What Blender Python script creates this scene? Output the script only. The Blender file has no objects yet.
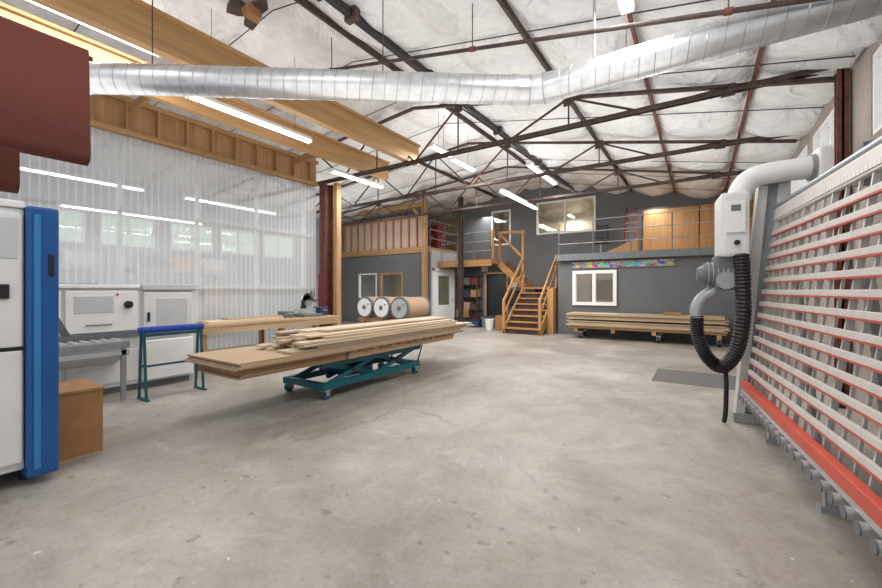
import bpy, bmesh, math, random
from mathutils import Vector, Matrix, Euler, noise
random.seed(11)
SC = bpy.context.scene
COL = SC.collection
PI = math.pi

# ------------------------------------------------------------------ helpers
def S(r, g, b):
    return tuple(((c/255/12.92) if c/255 <= .04045 else ((c/255+.055)/1.055)**2.4) for c in (r, g, b))

def nmat(name):
    m = bpy.data.materials.new(name); m.use_nodes = True
    nt = m.node_tree; nt.nodes.clear()
    out = nt.nodes.new('ShaderNodeOutputMaterial')
    return m, nt, out

def N(nt, t, **kw):
    n = nt.nodes.new(t)
    for k, v in kw.items(): setattr(n, k, v)
    return n

def mat(name, col, rough=.5, metal=0, var=.1, scale=6, bump=0, stretch=(1, 1, 1), rnd=0, detail=4, lines=None):
    m, nt, out = nmat(name)
    b = N(nt, 'ShaderNodeBsdfPrincipled')
    tc = N(nt, 'ShaderNodeTexCoord'); mp = N(nt, 'ShaderNodeMapping'); mp.inputs['Scale'].default_value = stretch
    no = N(nt, 'ShaderNodeTexNoise'); no.inputs['Scale'].default_value = scale; no.inputs['Detail'].default_value = detail
    rp = N(nt, 'ShaderNodeValToRGB')
    rp.color_ramp.elements[0].position = .3; rp.color_ramp.elements[1].position = .7
    rp.color_ramp.elements[0].color = tuple(max(0, c*(1-var)) for c in col)+(1,)
    rp.color_ramp.elements[1].color = tuple(min(1, c*(1+var)) for c in col)+(1,)
    L = nt.links.new
    L(tc.outputs['Object'], mp.inputs['Vector']); L(mp.outputs[0], no.inputs['Vector']); L(no.outputs['Fac'], rp.inputs[0])
    src = rp.outputs[0]
    if lines:      # (axis, period, width fraction, darkness)
        sp = N(nt, 'ShaderNodeSeparateXYZ'); L(tc.outputs['Object'], sp.inputs[0])
        dv = N(nt, 'ShaderNodeMath', operation='DIVIDE'); dv.inputs[1].default_value = lines[1]; L(sp.outputs[lines[0]], dv.inputs[0])
        fr = N(nt, 'ShaderNodeMath', operation='FRACT'); L(dv.outputs[0], fr.inputs[0])
        r2 = N(nt, 'ShaderNodeValToRGB'); r2.color_ramp.interpolation = 'CONSTANT'
        r2.color_ramp.elements[0].position = .0; r2.color_ramp.elements[1].position = lines[2]
        r2.color_ramp.elements[0].color = (lines[3],)*3+(1,); r2.color_ramp.elements[1].color = (1, 1, 1, 1); L(fr.outputs[0], r2.inputs[0])
        mu = N(nt, 'ShaderNodeMixRGB', blend_type='MULTIPLY'); mu.inputs[0].default_value = 1; L(src, mu.inputs[1]); L(r2.outputs[0], mu.inputs[2]); src = mu.outputs[0]
    if rnd:
        oi = N(nt, 'ShaderNodeObjectInfo'); hs = N(nt, 'ShaderNodeHueSaturation')
        mr = N(nt, 'ShaderNodeMapRange'); mr.inputs['To Min'].default_value = 1-rnd; mr.inputs['To Max'].default_value = 1+rnd*.6
        L(oi.outputs['Random'], mr.inputs[0]); L(mr.outputs[0], hs.inputs['Value']); L(src, hs.inputs['Color']); src = hs.outputs[0]
    L(src, b.inputs['Base Color'])
    b.inputs['Roughness'].default_value = rough; b.inputs['Metallic'].default_value = metal
    if bump:
        bu = N(nt, 'ShaderNodeBump'); bu.inputs['Strength'].default_value = bump; bu.inputs['Distance'].default_value = .02
        L(no.outputs['Fac'], bu.inputs['Height']); L(bu.outputs[0], b.inputs['Normal'])
    L(b.outputs[0], out.inputs[0])
    return m

def wood(name, col, axis=1, rnd=.15, var=.22):
    st = [9, 9, 9]; st[axis] = .6
    return mat(name, col, .6, 0, var, 1.6, .08, tuple(st), rnd, 6)

def emis(name, col, s):
    m, nt, out = nmat(name)
    e = N(nt, 'ShaderNodeEmission'); e.inputs[0].default_value = col+(1,); e.inputs[1].default_value = s
    nt.links.new(e.outputs[0], out.inputs[0]); return m

M = {}
M['galv'] = mat('galvanised', S(202, 204, 206), .36, .8, .12, 9, .03)
M['seam'] = mat('duct_seam', S(162, 165, 168), .4, .7, .1, 9)
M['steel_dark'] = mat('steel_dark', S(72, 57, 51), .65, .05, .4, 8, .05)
M['rust'] = mat('rust_steel', S(108, 64, 51), .7, .1, .35, 7, .08)
M['black'] = mat('black', S(28, 28, 30), .5, 0, .2, 10)
M['white'] = mat('white_paint', S(236, 236, 234), .45, 0, .04, 5)
M['machine'] = mat('machine_white', S(222, 223, 223), .4, 0, .04, 4)
M['panelgrey'] = mat('panel_grey', S(196, 199, 201), .45, 0, .04, 4)
M['grey'] = mat('grey_metal', S(160, 164, 168), .4, .3, .1, 8)
M['beamgrey'] = mat('beam_alu', S(208, 208, 206), .45, .15, .06, 8)
M['midgrey'] = mat('mid_grey', S(112, 116, 120), .5, .2, .1, 8)
M['alu'] = mat('aluminium', S(192, 192, 190), .4, .3, .06, 12)
M['roller'] = mat('roller_silver', S(200, 202, 203), .3, .6, .06, 12)
M['railsilver'] = mat('rail_silver', S(214, 209, 203), .45, .1, .06, 12)
M['scale'] = mat('scale_rail', S(220, 217, 212), .45, .05, .04, 12, 0, (1, 1, 1), 0, 4, ('X', .05, .1, .35))
M['blue'] = mat('blue_paint', S(22, 84, 146), .35, 0, .08, 4)
M['bluelight'] = mat('blue_inset', S(52, 122, 184), .4, 0, .06, 4)
M['bluesteel'] = mat('blue_pad', S(26, 68, 160), .5, 0, .1, 6)
M['teal'] = mat('teal_paint', S(8, 98, 112), .45, 0, .15, 7)
M['deckblue'] = mat('deck_blue', S(26, 52, 112), .5, 0, .12, 7)
M['tealstand'] = mat('teal_dark', S(22, 86, 98), .45, 0, .15, 7)
M['red'] = mat('red_paint', S(200, 80, 62), .45, 0, .08, 6)
M['redmuted'] = mat('red_muted', S(188, 84, 70), .5, 0, .08, 6)
M['redbtn'] = mat('red_button', S(190, 25, 25), .4, 0, .05, 6)
M['belt'] = mat('sanding_belt', S(98, 50, 41), .9, 0, .08, 60, .15)
M['beltback'] = mat('belt_back', S(70, 36, 30), .9, 0, .1, 20)
M['lvl'] = wood('lvl_beam', S(176, 138, 92), 1, .08)
M['lvlz'] = wood('lvl_post', S(172, 134, 92), 2, .1)
M['lvlx'] = wood('lvl_cross', S(170, 134, 92), 0, .1)
M['stud'] = wood('brown_stud', S(164, 124, 92), 2, .06)
M['plank'] = wood('plank', S(198, 178, 152), 1, .28, .22)
M['bench'] = wood('bench_wood', S(186, 158, 122), 1, .08, .2)
M['mdf'] = mat('mdf', S(186, 160, 130), .75, 0, .06, 20, 0, (1, 1, 1), .14)
M['mdfend'] = mat('mdf_brown', S(168, 134, 100), .75, 0, .06, 20, 0, (1, 1, 1), .1)
M['ply'] = wood('plywood', S(194, 172, 142), 0, .18, .15)
M['plyz'] = wood('plywood_panel', S(182, 138, 88), 2, .2, .15)
M['pallet'] = wood('pallet_wood', S(172, 144, 112), 0, .1)
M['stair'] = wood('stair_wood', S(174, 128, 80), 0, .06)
M['stairz'] = wood('stair_post', S(176, 130, 82), 2, .06)
M['stairy'] = wood('stair_rail', S(178, 132, 84), 1, .06)
M['card'] = mat('cardboard', S(158, 116, 76), .85, 0, .12, 9)
M['kraft'] = mat('kraft', S(170, 144, 116), .7, 0, .08, 8)
M['wallgrey'] = mat('wall_grey', S(104, 106, 108), .75, 0, .06, 3, .02)
M['walllight'] = mat('wall_light', S(176, 178, 178), .75, 0, .05, 3)
M['wallright'] = mat('wall_right', S(156, 147, 139), .85, 0, .16, 2.5, .1)
M['wallcream'] = mat('wall_cream', S(218, 218, 216), .8, 0, .05, 2)
M['wallfar'] = mat('wall_far', S(160, 162, 164), .8, 0, .08, 1)
M['warmroom'] = mat('warm_room', S(226, 206, 172), .8, 0, .08, 2)
M['pinkpanel'] = mat('panel_pink', S(200, 176, 162), .8, 0, .06, 3)
M['dkred'] = mat('dark_red', S(110, 38, 34), .5, 0, .1, 6)
M['rubber'] = mat('rubber_mat', S(98, 95, 92), .85, 0, .14, 60, .2)
M['tote'] = mat('blue_tote', S(40, 62, 98), .5, 0, .08, 5)
M['paper'] = mat('paper', S(228, 226, 218), .8, 0, .03, 5)
M['tube'] = emis('lamp_tube', (1, .99, .97), 9)

# --- special materials
def floor_mat():
    m, nt, out = nmat('concrete_floor'); L = nt.links.new
    b = N(nt, 'ShaderNodeBsdfPrincipled'); tc = N(nt, 'ShaderNodeTexCoord')
    def nz(sc, det, dist=0, rough=.5, st=None, o='Fac'):
        n = N(nt, 'ShaderNodeTexNoise'); n.inputs['Scale'].default_value = sc; n.inputs['Detail'].default_value = det
        n.inputs['Distortion'].default_value = dist; n.inputs['Roughness'].default_value = rough
        if st:
            mp = N(nt, 'ShaderNodeMapping'); mp.inputs['Scale'].default_value = st; mp.inputs['Rotation'].default_value = (0, 0, .5)
            L(tc.outputs['Object'], mp.inputs[0]); L(mp.outputs[0], n.inputs['Vector'])
        else: L(tc.outputs['Object'], n.inputs['Vector'])
        return n.outputs[o]
    def ramp(src, p0, c0, p1, c1):
        r = N(nt, 'ShaderNodeValToRGB'); e = r.color_ramp.elements
        e[0].position = p0; e[1].position = p1; e[0].color = c0+(1,); e[1].color = c1+(1,)
        L(src, r.inputs[0]); return r.outputs[0]
    def mix(mode, f, a, c):
        x = N(nt, 'ShaderNodeMixRGB', blend_type=mode)
        if isinstance(f, float): x.inputs[0].default_value = f
        else: L(f, x.inputs[0])
        L(a, x.inputs[1]); L(c, x.inputs[2]); return x.outputs[0]
    W1 = (1, 1, 1)
    c = ramp(nz(.4, 6, .9, .6), .37, S(143, 136, 128), .63, S(176, 170, 162))
    c = mix('MULTIPLY', .55, c, ramp(nz(1.1, 9, 1.0, .7), .40, (.66, .64, .61), .58, W1))
    c = mix('MULTIPLY', .3, c, ramp(nz(30, 6, 0, .7), .38, (.62, .6, .58), .56, W1))
    c = mix('MULTIPLY', .6, c, ramp(nz(2.8, 4, .5, .55), .64, W1, .75, (.6, .56, .51)))
    c = mix('MULTIPLY', .6, c, ramp(nz(11, 2, 0, .5), .69, W1, .735, (.48, .45, .42)))
    c = mix('MULTIPLY', .5, c, ramp(nz(2.6, 9, .2, .8, (1, 14, 1)), .59, W1, .69, (.66, .63, .6)))
    c = mix('SCREEN', .13, c, ramp(nz(1.7, 8, .8, .75), .55, (0, 0, 0), .68, W1))
    c = mix('SCREEN', .5, c, ramp(nz(19, 2, 0, .5), .755, (0, 0, 0), .77, (.7, .7, .7)))
    vo = N(nt, 'ShaderNodeTexVoronoi', feature='DISTANCE_TO_EDGE'); vo.inputs['Scale'].default_value = .3
    mx = N(nt, 'ShaderNodeMixRGB'); mx.inputs[0].default_value = .35
    L(tc.outputs['Object'], mx.inputs[1]); L(nz(1.1, 7, 0, .65, None, 'Color'), mx.inputs[2]); L(mx.outputs[0], vo.inputs['Vector'])
    cr = ramp(vo.outputs['Distance'], .0008, (.5, .47, .45), .003, W1)
    c = mix('MULTIPLY', ramp(nz(.7, 2), .44, (0, 0, 0), .58, (.7, .7, .7)), c, cr)
    L(c, b.inputs['Base Color'])
    rr = N(nt, 'ShaderNodeMapRange'); rr.inputs['To Min'].default_value = .26; rr.inputs['To Max'].default_value = .68
    L(nz(1.6, 6), rr.inputs[0]); L(rr.outputs[0], b.inputs['Roughness'])
    bu = N(nt, 'ShaderNodeBump'); bu.inputs['Strength'].default_value = .05; bu.inputs['Distance'].default_value = .01
    L(nz(40, 4), bu.inputs['Height']); L(bu.outputs[0], b.inputs['Normal'])
    L(b.outputs[0], out.inputs[0]); return m
M['floor'] = floor_mat()

def insul_mat():
    m, nt, out = nmat('roof_insulation'); L = nt.links.new
    b = N(nt, 'ShaderNodeBsdfPrincipled'); tc = N(nt, 'ShaderNodeTexCoord')
    n = N(nt, 'ShaderNodeTexNoise'); n.inputs['Scale'].default_value = 2.2; n.inputs['Detail'].default_value = 4; n.inputs['Distortion'].default_value = 1.8
    r = N(nt, 'ShaderNodeValToRGB'); r.color_ramp.elements[0].color = S(218, 219, 220)+(1,); r.color_ramp.elements[1].color = S(236, 236, 236)+(1,)
    r.color_ramp.elements[0].position = .3; r.color_ramp.elements[1].position = .7
    bu = N(nt, 'ShaderNodeBump'); bu.inputs['Strength'].default_value = .8; bu.inputs['Distance'].default_value = .12
    L(tc.outputs['Object'], n.inputs['Vector']); L(n.outputs['Fac'], r.inputs[0]); L(r.outputs[0], b.inputs['Base Color'])
    L(n.outputs['Fac'], bu.inputs['Height']); L(bu.outputs[0], b.inputs['Normal'])
    b.inputs['Roughness'].default_value = .65; L(b.outputs[0], out.inputs[0]); return m
M['insul'] = insul_mat()

def poly_mat():
    m, nt, out = nmat('translucent_polycarbonate'); L = nt.links.new
    tr = N(nt, 'ShaderNodeBsdfTransparent'); tr.inputs[0].default_value = (.95, .97, .98, 1)
    di = N(nt, 'ShaderNodeBsdfDiffuse'); di.inputs[0].default_value = (.74, .76, .79, 1)
    tl = N(nt, 'ShaderNodeBsdfTranslucent'); tl.inputs[0].default_value = (.78, .81, .85, 1)
    tc = N(nt, 'ShaderNodeTexCoord'); sp = N(nt, 'ShaderNodeSeparateXYZ'); L(tc.outputs['Object'], sp.inputs[0])
    ml = N(nt, 'ShaderNodeMath', operation='DIVIDE'); ml.inputs[1].default_value = .1; L(sp.outputs['Y'], ml.inputs[0])
    si = N(nt, 'ShaderNodeMath', operation='FRACT'); L(ml.outputs[0], si.inputs[0])
    r = N(nt, 'ShaderNodeValToRGB'); r.color_ramp.interpolation = 'CONSTANT'
    r.color_ramp.elements[0].position = 0; r.color_ramp.elements[0].color = (.2, .2, .2, 1)
    r.color_ramp.elements[1].position = .25; r.color_ramp.elements[1].color = (.42, .42, .42, 1)
    L(si.outputs[0], r.inputs[0])
    m1 = N(nt, 'ShaderNodeMixShader'); m1.inputs[0].default_value = .5; L(di.outputs[0], m1.inputs[1]); L(tl.outputs[0], m1.inputs[2])
    m2 = N(nt, 'ShaderNodeMixShader'); L(r.outputs[0], m2.inputs[0]); L(m1.outputs[0], m2.inputs[1]); L(tr.outputs[0], m2.inputs[2])
    L(m2.outputs[0], out.inputs[0]); return m
M['poly'] = poly_mat()

def glass_mat(name, tint, g=.08):
    m, nt, out = nmat(name); L = nt.links.new
    tr = N(nt, 'ShaderNodeBsdfTransparent'); tr.inputs[0].default_value = tint+(1,)
    gl = N(nt, 'ShaderNodeBsdfGlossy'); gl.inputs['Roughness'].default_value = .03
    mx = N(nt, 'ShaderNodeMixShader'); mx.inputs[0].default_value = g
    L(tr.outputs[0], mx.inputs[1]); L(gl.outputs[0], mx.inputs[2]); L(mx.outputs[0], out.inputs[0]); return m
M['glass'] = glass_mat('window_glass', (1, 1, 1))
M['greenglass'] = glass_mat('green_glass', (.86, .97, .87))
M['doorglass'] = glass_mat('door_glass', (.7, .76, .78), .15)

def art_mat():
    m, nt, out = nmat('painted_sign'); L = nt.links.new
    b = N(nt, 'ShaderNodeBsdfPrincipled'); tc = N(nt, 'ShaderNodeTexCoord')
    mp = N(nt, 'ShaderNodeMapping'); mp.inputs['Scale'].default_value = (9, 1, 14)
    v = N(nt, 'ShaderNodeTexVoronoi'); v.inputs['Scale'].default_value = 1.0
    hs = N(nt, 'ShaderNodeHueSaturation'); hs.inputs['Saturation'].default_value = 1.0; hs.inputs['Value'].default_value = .6
    L(tc.outputs['Object'], mp.inputs[0]); L(mp.outputs[0], v.inputs['Vector']); L(v.outputs['Color'], hs.inputs['Color'])
    L(hs.outputs[0], b.inputs['Base Color']); b.inputs['Roughness'].default_value = .6; L(b.outputs[0], out.inputs[0]); return m
M['art'] = art_mat()

# ------------------------------------------------------------------ mesh builder
WM = {}
def wmat(o): return WM.get(o.name, Matrix.Identity(4))

class MB:
    def __init__(s, world=False): s.v = []; s.f = []; s.w = world
    def add(s, vs, fs):
        n = len(s.v); s.v += [Vector(p) for p in vs]; s.f += [tuple(i+n for i in f) for f in fs]; return s
    def box(s, x0, x1, y0, y1, z0, z1, b=0, T=None):
        if x0 > x1: x0, x1 = x1, x0
        if y0 > y1: y0, y1 = y1, y0
        if z0 > z1: z0, z1 = z1, z0
        if b <= 0:
            vs = [(x, y, z) for x in (x0, x1) for y in (y0, y1) for z in (z0, z1)]
            fs = [(0, 1, 3, 2), (4, 6, 7, 5), (0, 4, 5, 1), (2, 3, 7, 6), (0, 2, 6, 4), (1, 5, 7, 3)]
        else:
            bm = bmesh.new(); bmesh.ops.create_cube(bm, size=1)
            for q in bm.verts:
                q.co = Vector(((x0+x1)/2+q.co.x*(x1-x0), (y0+y1)/2+q.co.y*(y1-y0), (z0+z1)/2+q.co.z*(z1-z0)))
            bmesh.ops.bevel(bm, geom=list(bm.edges), offset=b, segments=2, affect='EDGES', profile=.6)
            bm.verts.index_update()
            vs = [q.co.copy() for q in bm.verts]; fs = [tuple(q.index for q in f.verts) for f in bm.faces]; bm.free()
        if T: vs = [T @ Vector(p) for p in vs]
        return s.add(vs, fs)
    def bar(s, p, q, w, h, up=(0, 0, 1), b=0):
        p = Vector(p); q = Vector(q); d = q-p; L = d.length; d.normalize(); u = Vector(up)
        if abs(d.dot(u)) > .98: u = Vector((0, 1, 0))
        x = d.cross(u).normalized(); z = x.cross(d).normalized()
        T = Matrix((x, d, z)).transposed().to_4x4(); T.translation = p
        return s.box(-w/2, w/2, 0, L, -h/2, h/2, b, T)
    def tube(s, pts, r, seg=12, caps=True):
        pts = [Vector(p) for p in pts]; n = len(pts); rs = r if isinstance(r, (list, tuple)) else [r]*n
        t0 = (pts[1]-pts[0]).normalized(); u = Vector((0, 0, 1)) if abs(t0.z) < .9 else Vector((0, 1, 0))
        a = t0.cross(u).normalized(); vs = []
        for i in range(n):
            t = (pts[min(i+1, n-1)]-pts[max(i-1, 0)]).normalized()
            a = (a - t*a.dot(t)).normalized(); c = t.cross(a)
            for k in range(seg):
                th = 2*PI*k/seg; vs.append(pts[i]+(a*math.cos(th)+c*math.sin(th))*rs[i])
        fs = []
        for i in range(n-1):
            for k in range(seg):
                k2 = (k+1) % seg; fs.append((i*seg+k, i*seg+k2, (i+1)*seg+k2, (i+1)*seg+k))
        if caps: fs.append(tuple(range(seg-1, -1, -1))); fs.append(tuple((n-1)*seg+k for k in range(seg)))
        return s.add(vs, fs)
    def cyl(s, p, q, r, r2=None, seg=20): return s.tube([p, q], [r, r if r2 is None else r2], seg)
    def lathe(s, prof, c=(0, 0, 0), seg=24):
        vs = []; n = len(prof)
        for r, z in prof:
            for k in range(seg):
                th = 2*PI*k/seg; vs.append((c[0]+r*math.cos(th), c[1]+r*math.sin(th), c[2]+z))
        fs = []
        for i in range(n-1):
            for k in range(seg):
                k2 = (k+1) % seg; fs.append((i*seg+k, i*seg+k2, (i+1)*seg+k2, (i+1)*seg+k))
        fs.append(tuple(range(seg-1, -1, -1))); fs.append(tuple((n-1)*seg+k for k in range(seg)))
        return s.add(vs, fs)
    def prism(s, poly, ax, a0, a1):
        n = len(poly)
        def P(u, v, a): return {'x': (a, u, v), 'y': (u, a, v), 'z': (u, v, a)}[ax]
        vs = [P(u, v, a0) for u, v in poly]+[P(u, v, a1) for u, v in poly]
        fs = [tuple(range(n)), tuple(range(2*n-1, n-1, -1))]+[(i, (i+1) % n+0, (i+1) % n+n, i+n) for i in range(n)]
        return s.add(vs, fs)
    def build(s, name, m, parent=None, smooth=False, label=None):
        vs = s.v; loc = Vector((0, 0, 0))
        if parent is not None:
            if s.w:
                inv = wmat(parent).inverted(); vs = [inv @ p for p in vs]
        else:
            xs = [p.x for p in vs]; ys = [p.y for p in vs]; zs = [p.z for p in vs]
            loc = Vector(((min(xs)+max(xs))/2, (min(ys)+max(ys))/2, min(zs))); vs = [p-loc for p in vs]
        me = bpy.data.meshes.new(name); me.from_pydata([tuple(p) for p in vs], [], s.f)
        bm = bmesh.new(); bm.from_mesh(me); bmesh.ops.recalc_face_normals(bm, faces=bm.faces); bm.to_mesh(me); bm.free()
        if smooth:
            me.polygons.foreach_set('use_smooth', [True]*len(me.polygons))
            try: me.set_sharp_from_angle(angle=math.radians(38))
            except Exception: pass
        me.materials.append(m)
        o = bpy.data.objects.new(name, me); COL.objects.link(o); o.location = loc
        if parent is not None: o.parent = parent; WM[o.name] = wmat(parent)
        else: WM[o.name] = Matrix.Translation(loc)
        if label: o['label'] = label
        return o

def tag(o, label=None, cat=None, group=None, kind=None):
    for k, v in (('label', label), ('category', cat), ('group', group), ('kind', kind)):
        if v: o[k] = v
    return o

def E(name, loc, label, cat, group=None, rz=0):
    o = bpy.data.objects.new(name, None); COL.objects.link(o); o.location = loc; o.rotation_euler = (0, 0, rz)
    o.empty_display_size = .1
    WM[o.name] = Matrix.Translation(loc) @ Euler((0, 0, rz)).to_matrix().to_4x4()
    return tag(o, label, cat, group)

def struct(o): o['kind'] = 'structure'; return o
def W(): return MB(True)

def roof(x): return 5.4-.2*(x+5) if x > -5 else 5.4+.09*(x+5)

# ------------------------------------------------------------------ camera
cam = bpy.data.cameras.new('camera'); cam.lens = 16; cam.sensor_width = 36; cam.shift_y = -4/882; cam.clip_start = .05
co = bpy.data.objects.new('camera', cam); COL.objects.link(co)
co.location = (0, 0, 1.4); co.rotation_euler = (PI/2, 0, math.radians(33.4)); SC.camera = co
SC.view_settings.view_transform = 'Standard'
SC.view_settings.look = 'None'

# ------------------------------------------------------------------ world
w = bpy.data.worlds.new('world'); SC.world = w; w.use_nodes = True
bg = w.node_tree.nodes['Background']; bg.inputs[0].default_value = (.95, .97, 1, 1); bg.inputs[1].default_value = .95

# ------------------------------------------------------------------ room shell
def wall(name, ax, t0, t1, a0, a1, z0, z1, holes, m):
    """ax 'y': wall plane of constant Y between t0,t1, running along X a0..a1; ax 'x': the other way."""
    b = W(); cuts = sorted({a0, a1} | {h[0] for h in holes} | {h[1] for h in holes})
    for i in range(len(cuts)-1):
        u0, u1 = cuts[i], cuts[i+1]; hs = sorted([(h[2], h[3]) for h in holes if h[0] <= u0+1e-6 and h[1] >= u1-1e-6])
        z = z0; segs = []
        for h0, h1 in hs: segs.append((z, h0)); z = h1
        segs.append((z, z1))
        for s0, s1 in segs:
            if s1-s0 > 1e-4:
                if ax == 'y': b.box(u0, u1, t0, t1, s0, s1)
                else: b.box(t0, t1, u0, u1, s0, s1)
    return struct(b.build(name, m))

wn = [0]
def window(ax, t, a0, a1, z0, z1, nm, m=None, dep=.1, fr=.05, hor=0, pane='glass'):
    wn[0] += 1; f = W(); p = W()
    def bx(b, u0, u1, s0, s1, d):
        if ax == 'y': b.box(u0, u1, t-d/2, t+d/2, s0, s1)
        else: b.box(t-d/2, t+d/2, u0, u1, s0, s1)
    bx(f, a0, a1, z0, z0+fr, dep); bx(f, a0, a1, z1-fr, z1, dep)
    bx(f, a0, a0+fr, z0+fr, z1-fr, dep); bx(f, a1-fr, a1, z0+fr, z1-fr, dep)
    for i in range(1, nm):
        u = a0+(a1-a0)*i/nm; bx(f, u-fr/2, u+fr/2, z0+fr, z1-fr, dep*.9)
    for i in range(hor):
        z = z0+(z1-z0)*(i+1)/(hor+1); bx(f, a0+fr, a1-fr, z-fr*.3, z+fr*.3, dep*.8)
    bx(p, a0+fr*.5, a1-fr*.5, z0+fr*.5, z1-fr*.5, .008)
    o = struct(f.build('window_%d' % wn[0], m or M['white'])); p.build('pane', M[pane], o); return o

struct(W().box(-13.8, 1.7, -3.2, 16.8, -.12, 0).build('floor', M['floor']))

# insulated roof, sagging between purlins and wires
def pillow(x, y):
    a = abs(math.sin(PI*(x-.6)/1.25)); c = abs(math.sin(PI*(y-.3)/1.5))
    n1 = noise.noise(Vector((x*1.1, y*1.1, 3))); n2 = noise.noise(Vector((x*2.7, y*2.7, 7)))
    return roof(x)+.07-.23*(a**.5)*(.2+.8*c**.5)*(1+.5*n1)-.036*n2*a**.4
bm_ = W(); nx, ny = 210, 230; x0, x1, y0, y1 = -13.8, 1.7, -1.2, 16.3
vs = [(x0+(x1-x0)*i/nx, y0+(y1-y0)*j/ny, pillow(x0+(x1-x0)*i/nx, y0+(y1-y0)*j/ny)) for i in range(nx+1) for j in range(ny+1)]
fs = [(i*(ny+1)+j, (i+1)*(ny+1)+j, (i+1)*(ny+1)+j+1, i*(ny+1)+j+1) for i in range(nx) for j in range(ny)]
ceil = struct(bm_.add(vs, fs).build('ceiling', M['insul'], smooth=True))
for j in range(0, 11):
    y = .3+1.5*j
    W().tube([(1.5, y, roof(1.5)-.05), (-5, y, roof(-5)-.07), (-13.6, y, roof(-13.6)-.05)], .008, 6).build('support_wire', M['steel_dark'], ceil)
b = MB(); pg = []
for k in range(16):
    a = 2*PI*k/16; r = .2+.09*math.sin(3*a+1)+.05*math.cos(5*a); pg.append((r*1.25*math.cos(a), r*math.sin(a)))
t = E('torn_insulation', (-5.1, 3.0, 5.14), 'dark torn flap hanging out of the white roof insulation at the top edge', 'torn insulation')
b.prism(pg, 'z', 0, .06).build('backing', M['steel_dark'], t)
MB().prism([(.02, 0), (.2, .02), (.22, -.12), (.14, -.17), (.06, -.1)], 'y', -.12, .05).build('flap', M['card'], t)

# right wall with high windows
hw = [(y, y+1.5, 3.0, 3.85) for y in (2.2, 4.4, 7.0, 8.8, 10.6)]
wall('wall_right', 'x', 1.5, 1.66, -1.2, 16.3, 0, 4.3, hw, M['wallright'])
for h in hw: window('x', 1.56, h[0], h[1], h[2], h[3], 3)
# far left wall beyond the partition
lw = [(y, y+1.3, 2.65, 3.5) for y in (.6, 2.2, 3.8, 5.5, 7.0, 8.6)]
wall('wall_left', 'x', -13.8, -13.6, -1.2, 16.3, 0, 4.75, lw, M['wallfar'])
for h in lw: window('x', -13.68, h[0], h[1], h[2], h[3], 2, hor=1, pane='greenglass')
# back walls
wall('wall_back_upper', 'y', 14.5, 14.65, -8.64, 1.5, 2.5, 5.45, [(-5.2, -3.05, 3.5, 4.72), (-7.1, -6.25, 3.2, 4.6)], M['wallgrey'])
window('y', 14.55, -5.2, -3.05, 3.5, 4.72, 2, fr=.06)
window('y', 14.55, -7.1, -6.25, 3.2, 4.6, 1, fr=.06)
wall('wall_back_inner', 'y', 16.2, 16.3, -13.6, 1.5, 0, 5.4, [], M['warmroom'])
wall('wall_back_lower', 'y', 12.6, 12.75, -3.8, 1.5, 0, 2.35, [(-3.33, -2.05, .93, 2.0)], M['wallgrey'])
window('y', 12.62, -3.33, -2.05, .93, 2.0, 2, dep=.16, fr=.1)
wall('wall_back_recess', 'y', 14.5, 14.65, -8.6, -3.8, 0, 2.5, [(-7.3, -6.4, 0, 2.05)], M['wallgrey'])
d = struct(W().box(-7.36, -7.3, 14.44, 14.66, 0, 2.1).box(-6.4, -6.34, 14.44, 14.66, 0, 2.1).box(-7.36, -6.34, 14.44, 14.66, 2.05, 2.12).build('door_2', M['lvlz']))
W().box(-7.3, -6.4, 14.56, 14.6, .01, 2.05).build('door_leaf', M['black'], d)
W().cyl((-6.5, 14.52, 1.0), (-6.5, 14.56, 1.0), .03, seg=12).build('door_knob', M['grey'], d)
wall('wall_stair_side', 'x', -3.8, -3.68, 12.75, 14.5, 0, 2.35, [], M['wallgrey'])
# mezzanine decks
struct(W().box(-3.8, 1.5, 12.45, 14.5, 2.35, 2.5).build('floor_mezzanine', M['lvlx']))
struct(W().box(-3.8, 1.5, 12.42, 12.45, 2.32, 2.52).build('trim_1', M['midgrey']))
struct(W().box(-8.6, -6.3, 12.9, 14.5, 2.38, 2.5).build('floor_platform', M['lvlx']))
struct(W().box(-8.6, -6.3, 12.85, 12.9, 2.28, 2.52).build('trim_2', M['stair']))
# office block
wall('wall_office_front', 'y', 12.3, 12.42, -13.6, -8.64, 0, 2.95, [(-11.15, -9.95, 1.0, 2.1), (-12.4, -11.35, 1.05, 2.1)], M['wallgrey'])
window('y', 12.33, -11.15, -9.95, 1.0, 2.1, 1, m=M['lvlz'], fr=.06)
window('y', 12.33, -12.4, -11.35, 1.05, 2.1, 1, m=M['white'], fr=.05)
DY0, DY1 = 12.5, 14.1
wall('wall_office_side', 'x', -8.76, -8.64, 12.42, 14.5, 0, 2.95, [(DY0, DY1, 0, 2.25)], M['walllight'])
struct(W().box(-13.6, -8.64, 12.3, 16.2, 2.95, 3.05).build('floor_office_roof', M['lvlx']))
struct(W().box(-13.6, -8.58, 12.24, 12.3, 2.86, 3.08).build('trim_3', M['lvlx']))
# white glazed office door
d = struct(W().box(-8.74, -8.58, DY0, DY0+.08, 0, 2.25).box(-8.74, -8.58, DY1-.08, DY1, 0, 2.25).box(-8.74, -8.58, DY0, DY1, 2.15, 2.25).build('door_1', M['white']))
a, c = DY0+.08, DY1-.08
W().box(-8.68, -8.62, a, c, .01, .8).box(-8.68, -8.62, a, a+.3, .8, 2.15).box(-8.68, -8.62, c-.3, c, .8, 2.15).box(-8.68, -8.62, a+.3, c-.3, 1.97, 2.15).build('door_panel', M['white'], d)
W().box(-8.66, -8.64, a+.3, c-.3, .8, 1.97).build('pane', M['doorglass'], d)
W().tube([(-8.62, c-.08, 1.0), (-8.55, c-.08, 1.0), (-8.55, c-.2, 1.0)], .014, 8).build('door_handle', M['grey'], d)

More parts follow.
